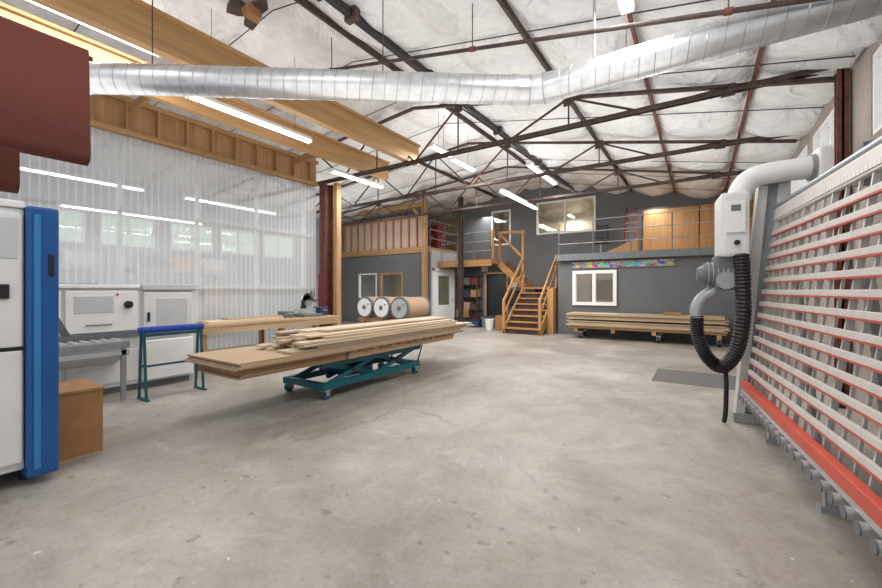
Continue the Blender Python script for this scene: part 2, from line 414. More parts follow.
# ------------------------------------------------------------------ translucent partition + header
part = struct(W().add([(-8, -.2, .02), (-8, 6.46, .02), (-8, 6.46, 3.97), (-8, -.2, 3.97)], [(0, 1, 2, 3)]).build('wall_partition', M['poly']))
for z in (.1, 1.45, 2.75, 3.9): W().box(-8.12, -8.03, -.2, 6.45, z-.03, z+.03).build('batten', M['wallcream'], part)
for j in range(6):
    yy = .1+1.22*j; W().box(-8.22, -8.13, yy-.02, yy+.02, .0, 3.96).build('stud', M['wallcream'], part)

h = E('timber_header', (-8, 3, 3.98), 'framed pale timber header wall above the translucent partition', 'header')
W().box(-8.1, -7.9, -.4, 6.46, 3.98, 4.06).build('bottom_plate', M['lvl'], h)
W().box(-8.1, -7.9, -.4, 6.46, 4.52, 4.6).build('top_plate', M['lvl'], h)
W().box(-8.08, -8.0, -.4, 6.46, 4.06, 4.52).build('backing_panel', M['lvlz'], h)
for j in range(15):
    yy = -.2+.46*j; W().box(-8.0, -7.9, yy-.02, yy+.02, 4.06, 4.52).build('stud', M['lvlz'], h)

for (x, z0, z1, ya, yb, wd, lab) in ((-5.2, 4.13, 4.52, -.6, 6.9, .14, 'long laminated timber beam nearest the room centre, resting on the roof truss'),
                                  (-6.5, 4.13, 4.52, -.6, 7.4, .12, 'long laminated timber beam between the strip lights and the partition')):
    t = E('timber_beam', (x, 3, z0), lab, 'beam', 'laminated timber beams')
    W().box(x-wd/2, x+wd/2, ya, yb, z0, z1, .008).build('beam', M['lvl'], t)
    W().box(x-wd/2-.05, x+wd/2+.05, ya, yb, z1, z1+.04).build('flange', M['lvl'], t)
for j, yy in enumerate((2.6, 5.8)):
    tag(W().box(-7.9, -6.56, yy-.02, yy+.02, 4.36, 4.5).build('timber_joist', M['lvlx']), 'short timber joist bridging the header and the beam, %s the column' % ('farther from', 'nearest to')[j], 'joist', 'timber joists')

# ------------------------------------------------------------------ steel: trusses, purlins, columns
def truss(Y, lab, zc=4.08, dark=M['steel_dark'], k=1):
    t = E('roof_truss', (-6, Y, zc), lab, 'roof truss', 'steel roof trusses')
    W().box(-13.5, 1.38, Y-.05, Y-.038, zc-.03, zc+.03).box(-13.5, 1.38, Y+.038, Y+.05, zc-.03, zc+.03).box(-13.5, 1.38, Y-.05, Y+.05, zc+.025, zc+.035).build('bottom_chord', dark, t)
    for xa, xb in ((1.38, -5), (-5, -13.5)):
        W().bar((xa, Y, roof(xa)-.19), (xb, Y, roof(xb)-.19), .07, .045).build('top_chord', dark, t)
    xs = [1.38-1.06*i for i in range(14)]
    for i in range(len(xs)-1):
        xa, xb = xs[i], xs[i+1]
        if i % 2: p, q = (xa, Y, roof(xa)-.2), (xb, Y, zc)
        else: p, q = (xa, Y, zc), (xb, Y, roof(xb)-.2)
        if (Vector(p)-Vector(q)).length > .2: W().bar(p, q, .03, .03).build('web_member', M['rust'] if i % 4 == 1 else dark, t)
        if i and i % 2:
            W().box(xa-.08, xa+.08, Y-.02, Y+.02, roof(xa)-.32, roof(xa)-.16).build('gusset_plate', dark, t)
            W().bar((xa, Y, zc), (xa, Y, roof(xa)-.2), .022, .022).build('vertical_member', dark, t)
    return t
truss(6.55, 'nearest dark steel roof truss spanning from the timber column to the right wall')
truss(8.9, 'second dark steel roof truss, between the nearest truss and the stairs')
truss(11.25, 'farthest dark steel roof truss, just in front of the mezzanine')

ords = ['first', 'second', 'third', 'fourth', 'fifth', 'sixth', 'seventh', 'eighth']
for i, j in enumerate((0, 1, 2, 4, 6)):
    x = .6-1.25*j; z = roof(x)-.055
    b = W().box(x-.008, x+.008, -1, 14.45, z-.04, z+.07).box(x-.02, x+.02, -1, 14.45, z-.046, z-.036)
    tag(b.build('roof_purlin', M['rust'] if i < 2 else M['steel_dark']), 'slim steel purlin under the white roof insulation, %s from the right wall' % ords[i], 'purlin', 'roof purlins')
t = E('ceiling_rail', (-3.75, 5, 4.9), 'thick black steel rail running down the roof from the near top edge', 'steel rail')
W().box(-3.8, -3.7, -.6, 14.2, 4.91, 5.0, .01).build('rail', M['black'], t)
for yy in (3.1, 3.6, 5.3, 8, 10.6): W().box(-3.85, -3.65, yy-.05, yy+.05, 4.88, 5.03, .01).build('clamp', M['steel_dark'], t)
for yy in (2, 4.5, 7.5, 11): W().cyl((-3.75, yy, 5.0), (-3.75, yy, roof(-3.75)), .012, seg=8).build('hanger', M['steel_dark'], t)
def pipe(pts, r, lab, cat, m='steel_dark', name='steel_pipe', group=None):
    return tag(W().tube(pts, r, 10).build(name, M[m], smooth=True), lab, cat, group)
t = E('steel_pipe', (-1.8, 4, 4.1), 'black pipe sloping under the roof above the bent air duct', 'pipe')
W().tube([(-5.0, 4, 4.78), (1.47, 4, 3.43)], .022, 10).build('pipe', M['steel_dark'], t, True)
for x in (-4.6, -2.2, .2):
    z = 4.78-(x+5)*1.35/6.47; W().cyl((x, 4, z), (x, 4, roof(x)), .006, seg=8).build('hanger', M['steel_dark'], t)
    W().cyl((x-.03, 4, z+.006), (x+.03, 4, z-.006), .03, seg=12).build('clip', M['rust'], t)
pipe([(-.9, 4.22, 3.78), (-.9, 4.22, 4.5)], .014, 'thin vertical rod hanging above the duct bend', 'rod', 'grey', 'hanging_rod')
pipe([(1.47, 5.3, 0), (1.47, 5.3, 3.9), (1.47, 5.5, 4.0), (1.47, 6.35, 4.0)], .018, 'grey electrical conduit climbing the right wall to the eave', 'conduit', 'galv', 'electrical_conduit')
pipe([(-8.05, 6.85, 0.0), (-8.05, 6.85, 4.0)], .03, 'grey conduit running up behind the rusty left column', 'conduit', 'galv', 'electrical_conduit')
tag(W().box(1.38, 1.5, 5.65, 5.95, 2.5, 2.9, .01).build('junction_box', M['midgrey']), 'grey electrical box on the right wall above the panel saw', 'electrical box')

def hcol(x, Y, z1, lab, m, name='steel_column', s=.1):
    t = E(name, (x, Y, 0), lab, 'column', 'steel columns')
    W().box(x-s, x+s, Y-s, Y-s+.02, 0, z1).box(x-s, x+s, Y+s-.02, Y+s, 0, z1).box(x-.01, x+.01, Y-s, Y+s, 0, z1).build('shaft', M[m], t)
    W().box(x-s*1.25, x+s*1.25, Y-s*1.5, Y+s*1.5, 0, .02).build('base_plate', M['steel_dark'], t)
    return t
t = hcol(-7.78, 6.6, 4.04, 'rust red steel column at the end of the translucent partition', 'rust', s=.12)
W().box(-7.92, -7.64, 6.46, 6.48, 1.0, 1.8).build('plate', M['dkred'], t)
hcol(1.42, 6.55, 4.04, 'slim rusty steel column standing against the right wall', 'rust', s=.055)
hcol(-7.5, 12.72, 4.9, 'dark steel column in front of the platform left of the stairs', 'steel_dark', s=.075)
t = E('timber_post', (-7.42, 6.7, 0), 'square pale timber post beside the rusty steel column', 'post', 'timber posts')
W().box(-7.52, -7.4, 6.6, 6.74, 0, 4.03, .006).build('post', M['lvlz'], t)
W().box(-7.56, -7.36, 6.58, 6.76, 0, .1).build('shoe', M['steel_dark'], t)
t = E('timber_post', (-8.75, 12.15, 0), 'tall pale timber post at the office corner by the white door', 'post', 'timber posts')
W().box(-8.84, -8.66, 12.06, 12.23, 0, 4.85, .006).build('post', M['lvlz'], t)
W().bar((-8.85, 12.165, 4.1), (-9.3, 12.165, 4.56), .08, .1).build('brace', M['lvlx'], t)
tag(W().box(-13.5, -8.86, 12.1, 12.24, 4.6, 4.76).build('timber_beam', M['lvlx']), 'timber beam over the stud wall on the office roof', 'beam')

# ------------------------------------------------------------------ spiral duct
def duct():
    t = E('spiral_duct', (-1.57, 4.18, 3.6), 'large galvanised spiral air duct bending across the ceiling', 'duct')
    A = Vector((-5.75, 1.05, 3.6)); B = Vector((-1.5, 4.2, 3.6)); Cc = Vector((1.47, 4.22, 3.6)); r = .15
    u = (B-A).normalized(); v = (Cc-B).normalized()
    W().tube([A, B-u*.1], r, 28).build('left_run', M['galv'], t, True)
    W().tube([B+v*.1, Cc], r, 28).build('right_run', M['galv'], t, True)
    E0, E1 = B-u*.26, B+v*.26
    W().tube([E0, B-u*.09, B+v*.09, E1], r+.004, 28).build('elbow', M['galv'], t)
    for P, dd in ((B-u*.09, (u*3+v).normalized()), (B+v*.09, (u+v*3).normalized())):
        W().tube([P-dd*.006, P+dd*.006], r+.01, 28).build('elbow_seam', M['seam'], t, True)
    def helix(P, Q, name):
        d = (Q-P); L = d.length; d.normalize(); a = d.cross(Vector((0, 0, 1))).normalized(); c = a.cross(d)
        n = int(L/.13*18); pts = []
        for i in range(n+1):
            th = 2*PI*i/18; pts.append(P+d*(L*i/n)+(a*math.cos(th)+c*math.sin(th))*(r))
        W().tube(pts, .0042, 5).build(name, M['seam'], t)
    helix(A, E0, 'spiral_seam'); helix(E1, Cc, 'spiral_seam')
    for P, dd in ((A+u*.5, u), (A+u*2.3, u), (E0, u), (E1, v), (B+v*1.6, v)):
        W().tube([P-dd*.025, P+dd*.025], r+.007, 28).build('joint_band', M['galv'], t, True)
    for P in (A+u*1.2, A+u*3.6, B+v*.9, B+v*2.2):
        W().cyl(P+Vector((0, 0, r)), (P.x, P.y, roof(P.x)-.06), .006, seg=6).build('hanger_rod', M['steel_dark'], t)
duct()

# ------------------------------------------------------------------ strip lights and added fill lights
def lamp_area(x, y, z, L, e, wd=.25, up=False):
    l = bpy.data.lights.new('strip_or_fill_lamp', 'AREA'); l.shape = 'RECTANGLE'; l.size = wd; l.size_y = L; l.energy = e; l.color = (1, .985, .965)
    o = bpy.data.objects.new('strip_or_fill_lamp', l); COL.objects.link(o); o.location = (x, y, z)
    if up: o.rotation_euler = (PI, 0, 0)
def fixture(x, ya, yb, z, lab, e=70, rods=True):
    t = E('strip_light', (x, (ya+yb)/2, z), lab, 'strip light', 'fluorescent strip lights')
    W().prism([(x-.07, z), (x+.07, z), (x+.045, z+.06), (x-.045, z+.06)], 'y', ya, yb).build('housing', M['white'], t)
    for s in (-.035, .035): W().cyl((x+s, ya+.04, z-.016), (x+s, yb-.04, z-.016), .016, seg=10).build('tube', M['tube'], t)
    for yy in (ya, yb): W().box(x-.06, x+.06, yy-.012, yy+.012, z-.035, z+.02).build('end_cap', M['white'], t)
    if rods:
        for yy in (ya+.3, yb-.3): W().cyl((x, yy, z+.06), (x, yy, roof(x)-.02), .004, seg=6).build('hanger_wire', M['steel_dark'], t)
    if e:
        lamp_area(x, (ya+yb)/2, z-.05, yb-ya, e*.9)
        lamp_area(x, (ya+yb)/2, z+.09, yb-ya, e*.06, .3, True)
fixture(-5.68, 2.5, 4.45, 4.0, 'long lit strip light beside the nearest timber beam', 48)
fixture(-6.15, .6, 2.35, 4.62, 'lit strip light high at the upper left behind the timber beam', 36)
fixture(-6.75, 5.85, 7.5, 4.02, 'lit strip light just right of the rusty left column', 50, False)
fixture(-4.68, 6.7, 7.5, 4.42, 'short lit strip light over the lift cart, nearer of two in line', 45)
fixture(-4.75, 7.65, 8.7, 4.42, 'short lit strip light over the lift cart, farther of two in line', 50)
fixture(-3.43, 9.0, 11.1, 4.42, 'long lit strip light in front of the upper mezzanine window', 80)
fixture(-4.35, 9.5, 12.1, 4.0, 'long lit strip light hanging above the stairs', 75, False)
fixture(-.62, 2.3, 4.45, 4.3, 'lit strip light at the top edge above the duct', 60)
fixture(-10.2, 1.2, 3.6, 3.6, 'lit strip light behind the partition at its near end', 50)
fixture(-10.2, 4.4, 6.8, 3.6, 'lit strip light behind the partition near the column', 50)
fixture(-11.9, 2.6, 5.6, 3.3, 'lit strip light behind the partition close to the far windows', 44)
fixture(-4.2, 15.2, 16.0, 4.3, 'lit strip light inside the room behind the mezzanine window', 40, False)
for x, y, z, L, e in ((-2.2, .2, 4.5, 2.4, 38), (-4.4, -.6, 4.4, 2.4, 22), (-.6, 7.5, 4.05, 2.4, 80), (-9.8, 9.6, 4.3, 2.4, 60), (-6.2, 10.4, 4.4, 2.4, 50), (-1.2, 13.6, 4.1, 1.6, 28), (-7.3, 13.8, 4.4, 1.4, 26), (-2.6, 13.6, 2.1, 1.0, 22), (-10.6, 13.6, 2.7, 1.4, 40), (-7.0, 13.4, 2.2, .6, 20)):  # lamps without fixtures; several added as fill for foreground, cart shadow and door
    lamp_area(x, y, z, L, e, .4)
for x, y, z, L, e, wd in ((-1.9, 2.2, 2.6, 4.5, 62, 3.6), (-1.9, 8.2, 2.7, 6.0, 94, 4.5), (-6.0, 9.0, 2.7, 4.0, 50, 3.0), (-5.6, 2.6, 3.2, 4.5, 26, 1.4), (-10.5, 9.3, 2.6, 4.0, 45, 3.0)):  # unseen upward fill lights, added to imitate bounce onto the ceiling
    lamp_area(x, y, z, L, e, wd, True)

# ------------------------------------------------------------------ sanding belts, top left
def belt(x, ya, yb, z0, z1, wd, lab):
    t = E('sanding_belt', (x, yb, z0), lab, 'sanding belt', 'hanging sanding belts')
    r = wd/2; pr = []
    for i in range(13): th = PI+PI*i/12; pr.append((x+r*math.cos(th), z0+r+r*math.sin(th)))
    for i in range(13): th = PI*i/12; pr.append((x+r*.5*math.cos(th), z1-r*.5+r*.5*math.sin(th)))
    n = len(pr); inn = [(x+(p[0]-x)*.96, p[1]+(.006 if p[1] < (z0+z1)/2 else -.006)) for p in pr]
    vs = []
    for (u, v) in pr: vs += [(u, ya, v), (u, yb, v)]
    fs = [(2*i, 2*i+1, 2*((i+1) % n)+1, 2*((i+1) % n)) for i in range(n)]
    W().add(vs, fs).build('abrasive_face', M['belt'], t, True)
    vs = []
    for (u, v) in inn: vs += [(u, ya, v), (u, yb-.002, v)]
    W().add(vs, fs).build('cloth_back', M['beltback'], t, True)
    W().cyl((x, ya-.05, z1-.06), (x, yb+.03, z1-.06), .02, seg=12).build('hanger_bar', M['steel_dark'], t)
belt(-4.2, -.2, 1.09, 2.42, 3.37, .17, 'large rust red sanding belt hanging at the upper left')
belt(-5.2, -.2, .86, 2.28, 3.2, .2, 'second rust red sanding belt hanging lower behind the large one')

# ------------------------------------------------------------------ wide belt sander at the left edge
t = E('belt_sander', (-4.7, -.1, 0), 'tall white and blue belt sander at the left edge', 'sander')
W().box(-5.4, -4.02, -1.2, .7, .12, 1.98, .02).build('body', M['machine'], t)
W().box(-5.42, -3.96, .7, .87, .06, 2.0, .02).build('blue_end_panel', M['blue'], t)
W().box(-3.965, -3.952, .735, .77, .12, 1.94, .003).build('blue_inset', M['bluelight'], t)
W().box(-3.965, -3.95, .81, .84, 1.5, 1.66, .006).build('grip', M['black'], t)
W().box(-4.05, -3.99, -1.0, .685, 1.0, 1.94, .012).build('upper_door', M['machine'], t)
W().box(-3.992, -3.984, -1.0, .66, 1.62, 1.9, .003).build('door_inset', M['panelgrey'], t)
W().box(-4.05, -3.99, -1.0, .685, .18, .975, .012).build('lower_door', M['machine'], t)
W().box(-4.01, -3.995, -1.0, .69, .974, 1.001).build('door_gap', M['black'], t)
W().box(-5.4, -4.0, -1.2, .7, 1.98, 2.03, .012).build('top_cover', M['white'], t)
W().box(-3.99, -3.975, .57, .62, 1.34, 1.44, .006).build('door_latch', M['black'], t)
for x in (-5.2, -4.2):
    for y in (-1, .75): W().cyl((x, y, 0), (x, y, .13), .05, seg=14).build('foot', M['black'], t)

t = E('storage_box', (-4.55, 1.05, 0), 'brown particle board box on the floor beside the sander', 'box')
W().box(-4.8, -4.3, .92, 1.22, .02, .545, .004).build('body', M['card'], t)
W().box(-4.81, -4.29, .91, 1.23, .545, .57, .004).build('lid', M['card'], t)
for x in (-4.8, -4.36): W().box(x, x+.06, .92, 1.22, 0, .02).build('runner', M['mdf'], t)

# ------------------------------------------------------------------ white edge machine
t = E('edge_banding_machine', (-7.2, 1.8, 0), 'long white woodworking machine in front of the translucent partition', 'machine')
W().box(-7.7, -6.62, .6, 3.0, .08, 1.42, .015).build('main_cabinet', M['machine'], t)
W().box(-7.72, -6.58, .6, 2.28, 1.42, 1.47, .012).build('hood', M['white'], t)
W().box(-7.72, -6.56, 2.3, 3.02, 1.4, 1.49, .012).build('end_hood', M['panelgrey'], t)
dr = W().box(-6.63, -6.585, 1.5, 2.26, .84, 1.39, .01).build('hood_door', M['white'], t)
W().tube([(-6.585, 1.7, .94), (-6.55, 1.7, .94), (-6.55, 1.95, .94), (-6.585, 1.95, .94)], .01, 8).build('door_handle', M['midgrey'], dr)
W().box(-6.588, -6.58, 1.58, 1.98, 1.1, 1.32, .004).build('door_inset', M['panelgrey'], dr)
dr = W().box(-6.63, -6.585, .7, 1.46, .84, 1.39, .01).build('hood_door', M['white'], t)
ed = W().box(-6.63, -6.57, 2.32, 2.96, .72, 1.37, .012).build('end_door', M['machine'], t)
W().box(-6.57, -6.555, 2.36, 2.39, .95, 1.08).build('door_latch', M['black'], ed)
W().box(-6.572, -6.562, 2.48, 2.88, .86, 1.28, .004).build('door_inset', M['panelgrey'], ed)
W().box(-6.63, -6.54, 2.32, 2.96, .12, .68, .012).build('end_lower_housing', M['white'], t)
for ya, yb in ((.7, 1.48), (1.52, 2.26)): W().box(-6.62, -6.605, ya, yb, .14, .58, .006).build('lower_panel', M['white'], t)
W().box(-6.62, -6.57, .62, 2.28, .76, .82).build('guide_rail', M['midgrey'], t)
W().cyl((-6.585, 2.14, 1.2), (-6.55, 2.14, 1.2), .05, seg=20).cyl((-6.55, 2.14, 1.2), (-6.52, 2.14, 1.2), .018, seg=12).build('hand_wheel', M['black'], t)
W().cyl((-6.585, 2.02, 1.34), (-6.57, 2.02, 1.34), .014, seg=12).build('stop_button', M['redbtn'], t)
# grey roller infeed on a sloping apron
W().prism([(-6.62, .64), (-6.1, .64), (-6.1, .58), (-6.62, .4)], 'y', .62, 2.0).build('infeed_apron', M['panelgrey'], t)
for xx in (-6.12, -6.52): W().box(xx-.025, xx+.025, .6, 2.0, .66, .75, .005).build('frame_rail', M['grey'], t)
for k in range(13):
    yy = .68+.105*k; W().cyl((-6.5, yy, .735), (-6.14, yy, .735), .032, seg=14).build('roller', M['alu'], t, True)
for yy in (.7, 1.94):
    W().box(-6.15, -6.1, yy-.025, yy+.025, 0, .66).build('frame_leg', M['grey'], t)
W().bar((-6.13, .95, .78), (-6.12, 1.3, 1.08), .05, .09).bar((-6.12, 1.3, 1.08), (-6.12, 1.4, .86), .04, .07).build('pressure_arm', M['midgrey'], t)
W().box(-7.4, -6.9, 1.2, 1.9, 1.47, 1.5, .01).build('vent_box', M['grey'], t)
W().box(-7.68, -6.66, .7, 2.95, 0, .08).build('plinth', M['midgrey'], t)

# ------------------------------------------------------------------ stand
X = -5.93
t = E('support_stand', (X, 2.42, 0), 'teal steel stand with a rounded blue pad on top', 'support stand')
Y0, Y1 = 2.08, 2.76
for ya in (Y0, Y1):
    for s in (-1, 1): W().bar((X+.11*s, ya, .02), (X+.045*s, ya, .82), .026, .026, (0, 1, 0)).build('leg', M['tealstand'], t)
    W().box(X-.13, X+.17, ya-.02, ya+.02, 0, .022).build('foot_bar', M['tealstand'], t)
    W().box(X-.08, X+.08, ya-.012, ya+.012, .42, .445).build('cross_bar', M['tealstand'], t)
    W().box(X-.05, X+.05, ya-.012, ya+.012, .8, .9).build('bearing_plate', M['tealstand'], t)
W().box(X-.012, X+.012, Y0, Y1, .405, .43).build('side_rail', M['tealstand'], t)
for s in (-.045, .045): W().box(X+s-.012, X+s+.012, Y0-.02, Y1+.02, .80, .83).build('top_rail', M['tealstand'], t)
W().box(X-.055, X+.055, Y0-.05, Y1+.05, .84, .925, .03).build('pad', M['bluesteel'], t)

# ------------------------------------------------------------------ bench along the partition
t = E('timber_workbench', (-7.45, 5.2, 0), 'long pale timber workbench along the translucent partition', 'workbench')
BT = .8
W().box(-7.9, -7.05, 3.3, 6.4, BT-.05, BT, .006).build('top', M['bench'], t)
W().box(-7.1, -7.06, 3.35, 6.35, BT-.17, BT-.05).build('front_apron', M['bench'], t)
W().box(-7.88, -7.1, 3.4, 6.3, .22, .25).build('lower_shelf', M['plank'], t)
for x in (-7.84, -7.16):
    for y in (3.4, 4.9, 6.28): W().box(x-.04, x+.04, y-.04, y+.04, 0, BT-.05).build('leg', M['lvlz'], t)
tag(W().box(-7.6, -7.2, 3.5, 5.0, BT, BT+.04, .004).build('timber_slab', M['plank']), 'pale timber slab lying on the near half of the workbench', 'timber')
tag(W().box(-7.55, -7.3, 3.9, 5.05, BT+.041, BT+.07, .004).build('timber_slab', M['plank']), 'narrow pale board lying on top of the slab on the workbench', 'timber')

t = E('mitre_saw', (-7.42, 5.75, BT), 'dark mitre saw standing on the far end of the workbench', 'saw')
MB().box(-.22, .22, -.25, .25, 0, .07, .012).build('base', M['midgrey'], t)
MB().lathe([(.19, .07), (.19, .095)], seg=28).build('turntable', M['grey'], t, True)
MB().box(-.1, -.06, -.28, .28, .095, .18).build('fence', M['alu'], t)
MB().bar((-.16, 0, .07), (-.1, 0, .38), .08, .1).bar((-.1, 0, .38), (.14, 0, .48), .07, .09).build('arm', M['black'], t)
MB().cyl((.04, -.02, .37), (.04, .01, .37), .14, seg=28).build('blade', M['grey'], t)
MB().prism([(.04+.16*math.cos(a*PI/10), .37+.16*math.sin(a*PI/10)) for a in range(11)], 'y', -.035, .025).build('blade_guard', M['black'], t)
MB().cyl((.04, .03, .39), (.04, .2, .39), .065, seg=18).build('motor', M['midgrey'], t, True)
MB().tube([(.1, -.03, .48), (.2, -.03, .57), (.28, -.03, .53), (.26, -.03, .45)], .018, 10).build('handle', M['midgrey'], t, True)
for k, (y, c, lab, h_) in enumerate(((5.25, 'midgrey', 'grey tool case on the workbench left of the mitre saw', .14), (6.18, 'tote', 'small blue box on the workbench end by the column', .2))):
    t = E('tool_case', (-7.5, y, BT), lab, 'case')
    MB().box(-.14, .14, -.11, .11, 0, h_, .015).build('case', M[c], t)
    MB().tube([(.14, -.05, h_*.6), (.17, -.05, h_*.65), (.17, .05, h_*.65), (.14, .05, h_*.6)], .009, 8).build('handle', M['grey'], t)

# ------------------------------------------------------------------ lift cart, pallet and boards
t = E('scissor_lift_cart', (-4.375, 4.33, 0), 'teal steel scissor lift cart carrying the board pile', 'lift cart')
b = MB()
for x in (-.38, .38): b.box(x-.04, x+.04, -1.02, 1.02, .12, .205, .006)
for y in (-.97, 0, .97): b.box(-.35, .35, y-.04, y+.04, .125, .2)
b.build('base_frame', M['teal'], t)
b = MB()
for x in (-.38, .38): b.box(x-.035, x+.035, -1.04, 1.04, .40, .48, .006)
for y in (-.99, -.3, .3, .99): b.box(-.35, .35, y-.03, y+.03, .41, .475)
b.build('deck_frame', M['teal'], t)
MB().box(-.42, .42, -1.06, 1.06, .48, .5, .004).build('deck_plate', M['deckblue'], t)
for x in (-.34, .34):
    for c0 in (-.46, .46):
        for s in (-1, 1):
            MB().bar((x+.03*s, c0-.42*s, .19), (x+.03*s, c0+.42*s, .425), .035, .06).build('scissor_arm', M['teal'], t)
        MB().cyl((x-.06, c0, .308), (x+.06, c0, .308), .028, seg=14).build('pivot_pin', M['steel_dark'], t)
MB().cyl((0, -.6, .19), (0, .25, .38), .04, seg=14).build('hydraulic_ram', M['deckblue'], t, True)
MB().box(-.3, .3, -.5, .0, .2, .3, .01).build('pump_box', M['deckblue'], t)
for x in (-.38, .38):
    for y in (-.95, .93):
        c_ = MB().box(x-.045, x+.045, y-.05, y+.05, .105, .122).box(x-.042, x-.034, y-.03, y+.03, .05, .11).box(x+.034, x+.042, y-.03, y+.03, .05, .11).build('caster', M['grey'], t)
        MB().cyl((x-.028, y, .06), (x+.028, y, .06), .06, seg=20).build('wheel', M['tealstand'], c_, True)
MB().tube([(-.3, 1.0, .16), (-.3, 1.12, .18), (-.3, 1.24, .42), (.3, 1.24, .42), (.3, 1.12, .18), (.3, 1.0, .16)], .016, 8).build('push_handle', M['teal'], t, True)

t = E('wooden_pallet', (-4.25, 4.9, .5), 'slatted wooden pallet lying on the teal lift cart', 'pallet')
for x in (-4.68, -4.25, -3.85): W().box(x-.04, x+.04, 3.6, 6.2, .501, .58).build('stringer', M['pallet'], t)
for k in range(13): W().box(-4.74, -3.79, 3.62+.205*k, 3.74+.205*k, .58, .6).build('deck_board', M['pallet'], t)
for k in range(4):
    tag(W().box(-4.6+.006*(k % 2), -3.82+.006*((k*2) % 3), 2.14+.008*((k*3) % 4), 3.56, .501+.0245*k, .5235+.0245*k, .002).build('mdf_offcut', M['mdfend']), 'brown short particle board under the near end of the board pile', 'board', 'boards under the near end')
z = .601
for k in range(4):
    dx = (-.02, .01, .0, -.01)[k]; dy = (.0, .02, .05, .03)[k]
    tag(W().box(-4.82+dx, -3.75+dx, 2.08+dy, (6.5, 6.46, 6.3, 6.4)[k], z+.001, z+.018, .002).build('sheet_board', M['mdf']), 'long tan sheet board low in the pile on the teal lift cart', 'board', 'sheets on the lift cart'); z += .019
z0 = z
for lay in range(7):
    n = (6, 6, 6, 5, 5, 4, 3)[lay]; wid = (.15, .145, .14, .155, .14, .15, .14)[lay]; xs = -4.66+.04*lay
    for k in range(n):
        x = xs+k*(wid+.008); ya = random.uniform(2.7, 3.2)+.04*lay; yb = random.uniform(6.4, 7.0)-.05*lay
        zz = z0+.002+lay*.029; T = Matrix.Translation((x, (ya+yb)/2, zz))
        tag(W().box(-wid/2, wid/2, -(yb-ya)/2, (yb-ya)/2, 0, random.uniform(.02, .027), .002, T).build('timber_plank', M['plank']), 'loose pale timber plank on top of the pile on the lift cart', 'plank', 'planks on the lift cart')

# ------------------------------------------------------------------ drums on a rack
t = E('drum_rack', (-8.0, 9.4, 0), 'low timber rack under the round fibre drums', 'rack')
for y in (9.1, 9.9):
    W().box(-9.15, -6.9, y-.05, y+.05, .42, .52).build('cross_beam', M['lvlx'], t)
    for x in (-9.0, -8.0, -7.05): W().box(x-.05, x+.05, y-.05, y+.05, 0, .42).build('leg', M['lvlz'], t)
for k, (x, lab) in enumerate(((-8.75, 'left fibre drum lying on its side in the row before the office'), (-8.05, 'middle fibre drum lying on its side in the row before the office'), (-7.35, 'right fibre drum lying on its side in the row before the office'))):
    t = E('fibre_drum', (x, 9.5, .52), lab, 'drum', 'fibre drums')
    W().cyl((x, 8.95, .86), (x, 10.05, .86), .325, seg=36).build('body', M['kraft'], t, True)
    for y in (8.95, 10.0): W().cyl((x, y-.03, .86), (x, y+.06, .86), .335, seg=36).build('rim', M['midgrey'], t, True)
    W().cyl((x, 8.905, .86), (x, 8.925, .86), .28, seg=36).build('lid', M['walllight' if k == 2 else 'white'], t, True)
    W().cyl((x, 8.89, .86), (x, 8.91, .86), .07, seg=24).build('centre_disc', M['midgrey'], t)
    W().cyl((x+.17, 8.885, .96), (x+.17, 8.91, .96), .025, seg=12).build('bung', M['midgrey'], t)

# ------------------------------------------------------------------ stud wall on the office roof and things there
t = E('stud_wall', (-10.8, 12.4, 3.05), 'unfinished stud wall with pinkish backing on top of the office', 'stud wall')
W().box(-13.4, -8.85, 12.34, 12.44, 3.05, 3.1).build('bottom_plate', M['stud'], t)
W().box(-13.4, -8.85, 12.34, 12.44, 4.25, 4.31).build('top_plate', M['stud'], t)
W().box(-13.4, -8.85, 12.42, 12.46, 3.1, 4.25).build('backing_panel', M['pinkpanel'], t)
for k in range(12):
    x = -13.35+.405*k; W().box(x-.024, x+.024, 12.34, 12.42, 3.1, 4.25).build('stud', M['stud'], t)
t = E('metal_cabinet', (-9.1, 13.5, 3.05), 'dark red metal cabinet on the office roof behind the stud wall end', 'cabinet')
W().box(-9.45, -8.85, 13.2, 13.8, 3.08, 4.05, .01).build('body', M['dkred'], t)
for s in (0, 1):
    dd = W().box(-9.43+.29*s, -9.16+.29*s, 13.18, 13.2, 3.12, 4.02, .005).build('door', M['dkred'], t)
    W().box(-9.2+.08*s, -9.18+.08*s, 13.16, 13.18, 3.5, 3.65).build('handle', M['grey'], dd)
W().box(-9.45, -8.85, 13.22, 13.78, 3.05, 3.08).build('base', M['black'], t)

def railing(p, q, z, n, lab, m='midgrey', hgt=1.05, nr=3):
    t = E('guard_railing', ((p[0]+q[0])/2, (p[1]+q[1])/2, z), lab, 'railing', 'mezzanine railings')
    for i in range(n):
        f = i/(n-1); x = p[0]+(q[0]-p[0])*f; y = p[1]+(q[1]-p[1])*f
        W().cyl((x, y, z), (x, y, z+hgt), .016, seg=10).build('post', M[m], t)
    for k in range(nr):
        zz = z+hgt*(k+1)/nr; W().tube([(p[0], p[1], zz), (q[0], q[1], zz)], .013, 10).build('rail', M['grey'], t)
railing((-3.75, 12.53), (1.45, 12.53), 2.5, 6, 'grey pipe railing along the right mezzanine edge')
railing((-8.5, 12.95), (-6.35, 12.95), 2.5, 4, 'grey pipe railing along the platform left of the stairs')
railing((-8.68, 12.4), (-8.68, 14.45), 3.05, 3, 'grey pipe railing on the office roof edge above the white door')

